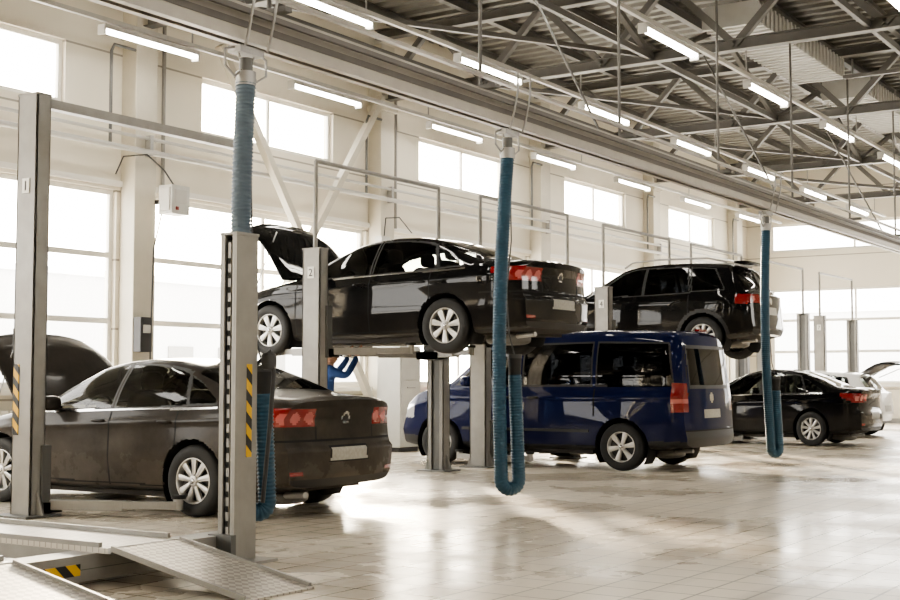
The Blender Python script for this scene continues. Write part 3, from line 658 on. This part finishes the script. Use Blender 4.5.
# ------------------------------------------------------------------ two post lifts
def text(s, parent, loc, size, m):
    cu = bpy.data.curves.new('number', 'FONT'); cu.body = s; cu.size = size; cu.extrude = .002; cu.align_x = 'CENTER'; cu.materials.append(m)
    o = bpy.data.objects.new('number', cu); o.parent = parent; o.location = loc; o.rotation_euler = (math.pi/2, 0, 0); S.collection.objects.link(o)
def lift(num, yn, yf, zc, full=False, xc=-10.0, arm=True, padx=(-1.25, 1.25), pady=.75):
    e = empty('two_post_lift', (xc, (yn+yf)/2, 0)); D = (yf-yn)/2
    for nm, s in (('post_a', -1), ('post_b', 1)):
        p = MB(); y = s*D; H = 3.9 if (full and s < 0) else 2.83; wx, wy = .27, .16
        p.bb((-wx/2, y-wy/2 if s < 0 else y+wy/2-.02, 0), (wx/2, y-wy/2+.02 if s < 0 else y+wy/2, H), M['lift'])
        for q in (-1, 1): p.bb((q*wx/2-q*.02, y-wy/2, 0), (q*wx/2, y+wy/2, H), M['lift'])
        for q in (-1, 1): p.bb((q*wx/2-q*.07, y-s*wy/2, 0), (q*wx/2, y-s*(wy/2-.015), H), M['lift'])
        p.bb((-wx/2+.02, y-.05, .02), (wx/2-.02, y+.05, H-.03), M['liftd'])
        p.bb((-.24, y-.2, 0), (.24, y+.2, .02), M['liftd']); p.bb((-wx/2-.005, y-wy/2-.005, H), (wx/2+.005, y+wy/2+.005, H+.02), M['lift'])
        for q in (-1, 1): p.add([(q*wx/2, y-.01, .02), (q*.23, y-.01, .02), (q*wx/2, y-.01, .25), (q*wx/2, y+.01, .02), (q*.23, y+.01, .02), (q*wx/2, y+.01, .25)], [(0, 1, 2), (3, 5, 4), (1, 4, 5, 2)], M['lift'])
        if H < 3: p.cyl((0, y, 2.83), (0, y, 3.92), .028, M['lift'], 10)
        fy = y+s*(wy/2+.004)
        if s < 0 and full: p.box((-.08, fy, 1.07), (.075, .008, .65), M['stripe'])
        if s < 0 and full:
            p.tube([(-.135, y, 2.2), (-.17, y, 2.1), (-.17, y, 1.7)], .012, M['dark'], 6); p.box((-.17, y, 1.62), (.06, .08, .22), M['dark'])
        if s < 0: p.box((0, fy-.002, H-.85 if full else H-.28), (.10, .006, .14), M['white'])
        p.bb((-wx/2-.03, y-s*(wy/2)-.05, zc-.08), (wx/2+.03, y-s*(wy/2)+.05, zc+.55), M['liftd'])
        p.build(nm, e, .004)
        if s < 0: text(num, e, (0, fy-.008, (H-.85 if full else H-.28)-.045), .13, M['dark'])
        a = MB(); ya = y-s*.16
        for q in padx:
            px = q; py = s*pady
            a.bb((-.18, ya-.12, zc-.07), (.18, ya+.10, zc+.03), M['lift'])
            m1 = Vector((q*.10, ya, zc)); m2 = Vector((q*.62, ya+(py-ya)*.6, zc)); m3 = Vector((px, py, zc+.01))
            a.beam(m1, m2, .12, .09, M['lift']); a.beam(m1.lerp(m3, .45), m3, .09, .07, M['lift'])
            a.cyl((px, py, zc-.03), (px, py, zc+.07), .045, M['steel2'], 14); a.cyl((px, py, zc+.07), (px, py, zc+.10), .065, M['rubber'], 14)
        if arm: a.build('arms_'+nm[-1], e, .004)
    t = MB(); ht = 3.9
    if full: t.bb((-.05, -D, ht-.09), (.05, D, ht), M['lift'])
    else: t.cyl((0, -D, 3.92), (0, D, 3.92), .028, M['lift'], 10)
    t.build('cross_bar', e)
    return e
lift('1', 7.95, 10.74, .10, True, -9.85, padx=(-1.0, 1.25), pady=.72)
lift('2', 12.29, 14.99, 1.60, padx=(-1.1, .95), pady=.68)
lift('3', 15.93, 18.6, .12, xc=-9.9, padx=(-.6, .6), pady=.96)
lift('4', 20.1, 22.9, 1.73, padx=(-1.0, .8), pady=.7)
lift('5', 23.95, 26.7, .10, padx=(-.8, .8), pady=.9)
lift('6', 28.0, 30.8, .10, padx=(-.8, .8), pady=.9)
lift('7', 32.1, 34.9, .12, padx=(-.8, .8), pady=.9)

# ------------------------------------------------------------------ four post lift (foreground)
e = empty('four_post_lift', (0, 0, 0))
for i, (px, py) in enumerate(((-6.17, 6.75), (-11.3, 6.75), (-6.17, 3.2), (-11.3, 3.2))):
    p = MB(); s = 1 if py > 5 else -1
    p.bb((px-.075, py-.11, 0), (px-.06, py+.11, 2.25), M['lift']); p.bb((px+.06, py-.11, 0), (px+.075, py+.11, 2.25), M['lift'])
    p.bb((px-.06, py+s*.11-.015*s, 0), (px+.06, py+s*.11, 2.25), M['lift'])
    p.bb((px-.06, py-.06, .02), (px+.06, py+.09 if s > 0 else py+.06, 2.22), M['liftd'])
    p.bb((px-.06, py-s*.11, 0), (px-.035, py-s*.11+s*.015, 2.25), M['lift']); p.bb((px+.035, py-s*.11, 0), (px+.06, py-s*.11+s*.015, 2.25), M['lift'])
    p.bb((px-.014, py-s*.10, .1), (px+.014, py-s*.09, 2.2), M['lift'])
    z = .25
    while z < 2.15: p.bb((px-.011, py-s*.103, z), (px+.011, py-s*.098, z+.04), M['gap']); z += .1
    p.bb((px-.08, py-.115, 2.25), (px+.08, py+.115, 2.27), M['lift'])
    p.bb((px-.2, py-.2, 0), (px+.2, py+.2, .02), M['lift'])
    p.bb((px-.13, py-.15, .02), (px+.085, py-.1, .2), M['liftd'])
    p.add([(px-.075, py-.02, .02), (px-.2, py-.02, .02), (px-.075, py-.02, .3), (px-.075, py, .02), (px-.2, py, .02), (px-.075, py, .3)], [(0, 1, 2), (3, 5, 4), (1, 4, 5, 2)], M['lift'])
    p.bb((px+.0755, py-.0, .72), (px+.079, py+.055, 1.36), M['stripe'])
    p.build('column_%d' % (i+1), e, .003)
for i, px in enumerate((-6.32, -11.2)):
    p = MB(); p.bb((px-.12, 3.2, .03), (px+.10, 6.85, .19), M['lift']); p.bb((px+.101, 3.3, .1), (px+.104, 6.6, .105), M['liftd'])
    p.bb((px+.10, 5.05, .07), (px+.106, 5.42, .14), M['stripe']); p.build('crossbeam_%d' % (i+1), e, .005)
for i, (ya, yb) in enumerate(((5.55, 6.15), (3.9, 4.85))):
    p = MB(); p.bb((-11.3, ya, .19), (-6.12, yb, .225), M['plate']); p.bb((-11.3, ya, .10), (-6.44, ya+.03, .19), M['lift']); p.bb((-11.3, yb-.03, .10), (-6.44, yb, .19), M['lift'])
    p.bb((-11.3, ya, .225), (-6.2, ya+.025, .255), M['lift']); p.bb((-11.3, yb-.025, .225), (-6.2, yb, .255), M['lift'])
    p.build('runway_%d' % (i+1), e)
    r = MB(); v = []
    for x, z in ((-5.0, .012), (-6.1, .225)): v += [(x, ya, z), (x, yb, z)]
    v += [(a, b2, c-.012) for a, b2, c in v]
    r.add(v, [(0, 1, 3, 2), (4, 6, 7, 5), (0, 2, 6, 4), (1, 5, 7, 3), (0, 4, 5, 1), (2, 3, 7, 6)], M['plate'])
    for yy in (ya+.01, yb-.01): r.beam((-5.02, yy, .02), (-6.1, yy, .225), .02, .035, M['lift'])
    r.cyl((-6.11, ya, .21), (-6.11, yb, .21), .02, M['steel2']); r.build('ramp_%d' % (i+1), e)
p = MB(); p.tube([(-6.13, 6.88, 1.35), (-6.04, 6.93, 1.45), (-6.02, 6.95, 1.3), (-6.04, 6.93, .9), (-6.07, 6.90, .4)], .016, M['dark'], 8); p.sbox((-6.05, 6.93, 1.38), (.08, .10, .12), M['dark'])
p.build('air_line', e)

# ------------------------------------------------------------------ wall equipment
e = empty('control_box', (-13.62, 13.5, 3.85))
p = MB(); p.box((0, 0, 0), (.26, .36, .42), M['box']); p.box((.135, 0, .05), (.01, .24, .2), M['house']); p.box((.145, -.08, -.13), (.02, .05, .05), M['redp']); p.box((0, -.19, 0), (.2, .02, .34), M['house'])
p.bb((-.37, -.03, -.03), (-.13, .03, .03), M['dark']); p.build('enclosure', e, .01)
p = MB(); p.tube([(0, 0, .21), (-.05, -.15, .42), (-.1, -.45, .62), (-.2, -.8, .55), (-.3, -.85, .3)], .012, M['dark'], 6); p.tube([(-.15, -.1, -.2), (-.25, -.15, -.7), (-.25, -.17, -1.4), (-.28, -.16, -2.1), (-.3, -.14, -2.6)], .012, M['dark'], 6)
p.build('cable', e)
p = MB(); p.box((0, 0, 0), (.15, .22, .5), M['dark'], None); p.box((.08, 0, .08), (.02, .14, .12), M['box']); p.build('wall_telephone_box', None, .01, (-13.91, 13.2, 1.9))
p = MB(); p.box((0, 0, 0), (.02, .42, .36), M['white']); p.box((.012, 0, .05), (.004, .3, .1), M['cond']); p.build('notice_sign', None, 0, (-14.28, 11.55, 2.45))
e = empty('junction_box', (-13.90, 19.0, 3.7)); p = MB(); p.box((0, 0, 0), (.16, .26, .3), M['box']); p.tube([(0, .05, .15), (0, .1, .5), (.02, .5, .55), (.02, .9, .3)], .012, M['dark'], 6); p.build('enclosure', e, .01)
for c in cols[2:-1]:
    r = MB()
    for k in range(26): r.bb((-14.22, c+1.1+k*.15, .25), (-14.12, c+1.22+k*.15, .85), M['frame'])
    r.cyl((-14.17, c+1.1, .3), (-14.17, c+5.0, .3), .02, M['frame']); r.cyl((-14.17, c+1.1, .8), (-14.17, c+5.0, .8), .02, M['frame'])
    r.bb((-14.295, c+1.3, .5), (-14.2, c+1.35, .6), M['frame']); r.bb((-14.295, c+4.6, .5), (-14.2, c+4.65, .6), M['frame']); r.build('radiator', None, .008)
def cabinet(name, loc, sx, sy_, sz, body, n):
    e = empty(name, loc); p = MB(); p.bb((-sx/2, -sy_/2, .08), (sx/2, sy_/2, sz), body); p.bb((-sx/2+.03, -sy_/2+.03, 0), (sx/2-.03, sy_/2-.03, .08), M['dark']); p.build('carcass', e, .008)
    p = MB(); h = (sz-.14)/n
    for i in range(n):
        p.bb((sx/2, -sy_/2+.02, .11+i*h), (sx/2+.015, sy_/2-.02, .11+(i+1)*h-.015), body); p.bb((sx/2+.015, -.12, .11+(i+.75)*h), (sx/2+.03, .12, .11+(i+.75)*h+.02), M['steel2'])
    p.build('drawers', e, .004); return e
cabinet('tool_cabinet', (-13.35, 18.75, 0), .5, .62, 1.85, M['box'], 3)
cabinet('tool_trolley', (-12.9, 12.05, 0), .5, .75, 1.0, M['dark'], 6)
cabinet('tool_trolley', (-12.6, 20.4, 0), .5, .75, .95, M['dark'], 5)
for y in (20.9, 24.6, 28.5):
    e = empty('workbench', (-13.55, y+.4, 0)); p = MB(); p.bb((-.35, -.95, .84), (.35, .95, .9), M['dark'])
    for a in (-.3, .3):
        for c in (-.88, .88): p.bb((a-.03, c-.03, 0), (a+.03, c+.03, .84), M['steel'])
    p.bb((-.3, -.85, .2), (.3, .85, .24), M['steel']); p.bb((-.3, -.85, .24), (.3, -.2, .82), M['dark']); p.build('bench', e, .005)
    p = MB(); p.bb((-.2, -.7, .9), (.15, -.3, 1.12), M['redp']); p.bb((-.2, .1, .9), (.1, .45, 1.2), M['brown']); p.cyl((.1, .7, .9), (.1, .7, 1.05), .09, M['steel2']); p.box((.15, .7, 1.1), (.3, .1, .08), M['steel2']); p.build('tools', e, .005)

# ------------------------------------------------------------------ mechanic
def skinmesh(name, pts, edges, rad, m, parent, sub=2):
    me = bpy.data.meshes.new(name); me.from_pydata(pts, edges, []); o = bpy.data.objects.new(name, me); S.collection.objects.link(o); o.parent = parent
    me.materials.append(m); md = o.modifiers.new('skin', 'SKIN')
    for i, v in enumerate(me.skin_vertices[0].data): v.radius = rad[i]; v.use_root = (i == 0)
    md.use_smooth_shade = True; sb = o.modifiers.new('sub', 'SUBSURF'); sb.levels = sub; sb.render_levels = sub; return o
e = empty('mechanic', (-10.60, 13.25, 0)); e.rotation_euler = (0, 0, math.radians(-35))
P = [(0, 0, .92), (0, .0, 1.1), (0, .02, 1.28), (0, .04, 1.38), (0, .055, 1.45),
     (.10, 0, .86), (.12, .04, .47), (.12, -.02, .09), (.13, .14, .05),
     (-.10, 0, .86), (-.13, -.02, .47), (-.13, -.08, .09), (-.14, .08, .05),
     (.17, .03, 1.36), (.27, .20, 1.30), (.20, .34, 1.50), (.19, .36, 1.56),
     (-.17, .03, 1.36), (-.27, .20, 1.30), (-.20, .34, 1.50), (-.19, .36, 1.56)]
E = [(0, 1), (1, 2), (2, 3), (3, 4), (0, 5), (5, 6), (6, 7), (7, 8), (0, 9), (9, 10), (10, 11), (11, 12), (3, 13), (13, 14), (14, 15), (15, 16), (3, 17), (17, 18), (18, 19), (19, 20)]
Rd = [(.16, .12), (.15, .11), (.17, .12), (.12, .09), (.055, .055), (.10, .10), (.07, .07), (.055, .055), (.05, .035), (.10, .10), (.07, .07), (.055, .055), (.05, .035), (.075, .075), (.052, .052), (.042, .042), (.036, .036), (.075, .075), (.052, .052), (.042, .042), (.036, .036)]
skinmesh('coveralls', P, E, Rd, M['blue'], e)
h = MB(); h.sbox((0, .07, 1.565), (.155, .19, .23), M['skin'], .95, 20, 14); h.sbox((0, .045, 1.60), (.17, .19, .19), M['hair'], .95, 20, 12)
h.cyl((0, .055, 1.42), (0, .065, 1.5), .055, M['skin']); h.sbox((0, .172, 1.555), (.03, .04, .05), M['skin'], .9, 10, 8)
for s in (-1, 1):
    h.sbox((s*.08, .06, 1.56), (.02, .04, .06), M['skin'], .9, 10, 8); h.sbox((s*.033, .158, 1.58), (.03, .015, .014), M['white'], .9, 10, 6); h.sbox((s*.033, .165, 1.58), (.012, .01, .012), M['gap'], .9, 8, 6)
h.sbox((0, .162, 1.512), (.05, .012, .012), M['redp'], .9, 10, 6); h.build('head', e)
for s in (-1, 1):
    bx, by, bz = s*.19, .37, 1.565
    pts = [(bx, by, bz), (bx, by+.01, bz+.045), (bx, by+.015, bz+.08)]; ed = [(0, 1), (1, 2)]; rd = [(.028, .02), (.036, .017), (.036, .015)]
    for k, ln in enumerate((.06, .07, .066, .05)):
        ox = (-.028+.019*k)*s; i = len(pts); pts += [(bx+ox, by+.02, bz+.085), (bx+ox, by+.035, bz+.085+ln*.45), (bx+ox, by+.06, bz+.085+ln*.8)]; ed += [(2, i), (i, i+1), (i+1, i+2)]; rd += [(.009, .009), (.0085, .0085), (.007, .007)]
    i = len(pts); pts += [(bx-s*.04, by+.02, bz+.035), (bx-s*.058, by+.04, bz+.06)]; ed += [(0, i), (i, i+1)]; rd += [(.011, .011), (.009, .009)]
    skinmesh('hand_%s' % ('l' if s < 0 else 'r'), pts, ed, rd, M['skin'], e, 1)
h = MB()
for (x, y) in ((.13, .06), (-.135, 0)): h.sbox((x, y, .05), (.11, .29, .10), M['dark'], .7)
h.build('boots', e)

# ------------------------------------------------------------------ exterior
g = MB(); g.bb((-300, -200, -.4), (250, 350, -.15), M['snow']); g.build('snow_ground')
for (a, c) in (((-75, -20, -.15), (-62, 40, 6)), ((-80, 48, -.15), (-66, 90, 8)), ((-40, 110, -.15), (30, 120, 7))):
    g = MB(); g.bb(a, c, M['bldg']); g.bb((a[0]-.3, a[1]-.3, c[2]), (c[0]+.3, c[1]+.3, c[2]+.4), M['snow'])
    y = a[1]+2
    while y < c[1]-3:
        g.bb((c[0], y, 2), (c[0]+.1, y+2.4, 3.6), M['cond']); y += 5
    g.build('distant_building')
# ------------------------------------------------------------------ light
sd = Vector((-.656, .766, .235)).normalized()
w = bpy.data.worlds.new('World'); S.world = w; w.use_nodes = True; N = w.node_tree.nodes; Lk = w.node_tree.links; bg = N['Background']
tc = N.new('ShaderNodeTexCoord'); dp = N.new('ShaderNodeVectorMath'); dp.operation = 'DOT_PRODUCT'; dp.inputs[1].default_value = sd; Lk.new(tc.outputs['Generated'], dp.inputs[0])
pw = N.new('ShaderNodeMath'); pw.operation = 'POWER'; pw.inputs[1].default_value = 40; mxm = N.new('ShaderNodeMath'); mxm.operation = 'MAXIMUM'; mxm.inputs[1].default_value = 0
Lk.new(dp.outputs['Value'], mxm.inputs[0]); Lk.new(mxm.outputs[0], pw.inputs[0])
cr = N.new('ShaderNodeMix'); cr.data_type = 'RGBA'; cr.inputs[6].default_value = (1, .965, .90, 1); cr.inputs[7].default_value = (1, .84, .60, 1); Lk.new(pw.outputs[0], cr.inputs[0]); Lk.new(cr.outputs[2], bg.inputs[0])
ml = N.new('ShaderNodeMath'); ml.operation = 'MULTIPLY_ADD'; ml.inputs[1].default_value = 50; ml.inputs[2].default_value = 8.5; Lk.new(pw.outputs[0], ml.inputs[0]); Lk.new(ml.outputs[0], bg.inputs[1])
su = bpy.data.lights.new('sun', 'SUN'); su.energy = 20; su.angle = .05; su.color = (1, .84, .62); so = bpy.data.objects.new('sun', su); S.collection.objects.link(so); so.rotation_euler = sd.to_track_quat('Z', 'Y').to_euler()
def portal(nm, loc, rot, sx, sy_):
    l = bpy.data.lights.new(nm, 'AREA'); l.shape = 'RECTANGLE'; l.size = sx; l.size_y = sy_; l.cycles.is_portal = True
    o = bpy.data.objects.new(nm, l); o.location = loc; o.rotation_euler = rot; S.collection.objects.link(o)
H2 = math.pi/2
for z, h in ((2.575, 2.9), (5.55, .95)):
    portal('portal_left', (XW-.16, (Y0+Y1)/2, z), (H2, 0, -H2), Y1-Y0, h)
    portal('portal_far', (-8.0, Y1+.16, z), (-H2, 0, 0), 11.4, h)
portal('portal_right', (XR+.16, (Y0+Y1)/2, 5.5), (H2, 0, H2), Y1-Y0, 1.25)
# ------------------------------------------------------------------ camera
cd = bpy.data.cameras.new('camera'); cd.lens = 52; cd.sensor_width = 36; cd.clip_end = 800
co = bpy.data.objects.new('camera', cd); co.location = (0, 0, 1.25); co.rotation_euler = (math.radians(90+3.52), 0, math.radians(33.2)); S.collection.objects.link(co); S.camera = co
S.view_settings.view_transform = 'AgX'; S.view_settings.look = 'AgX - Medium High Contrast'; S.view_settings.exposure = .45
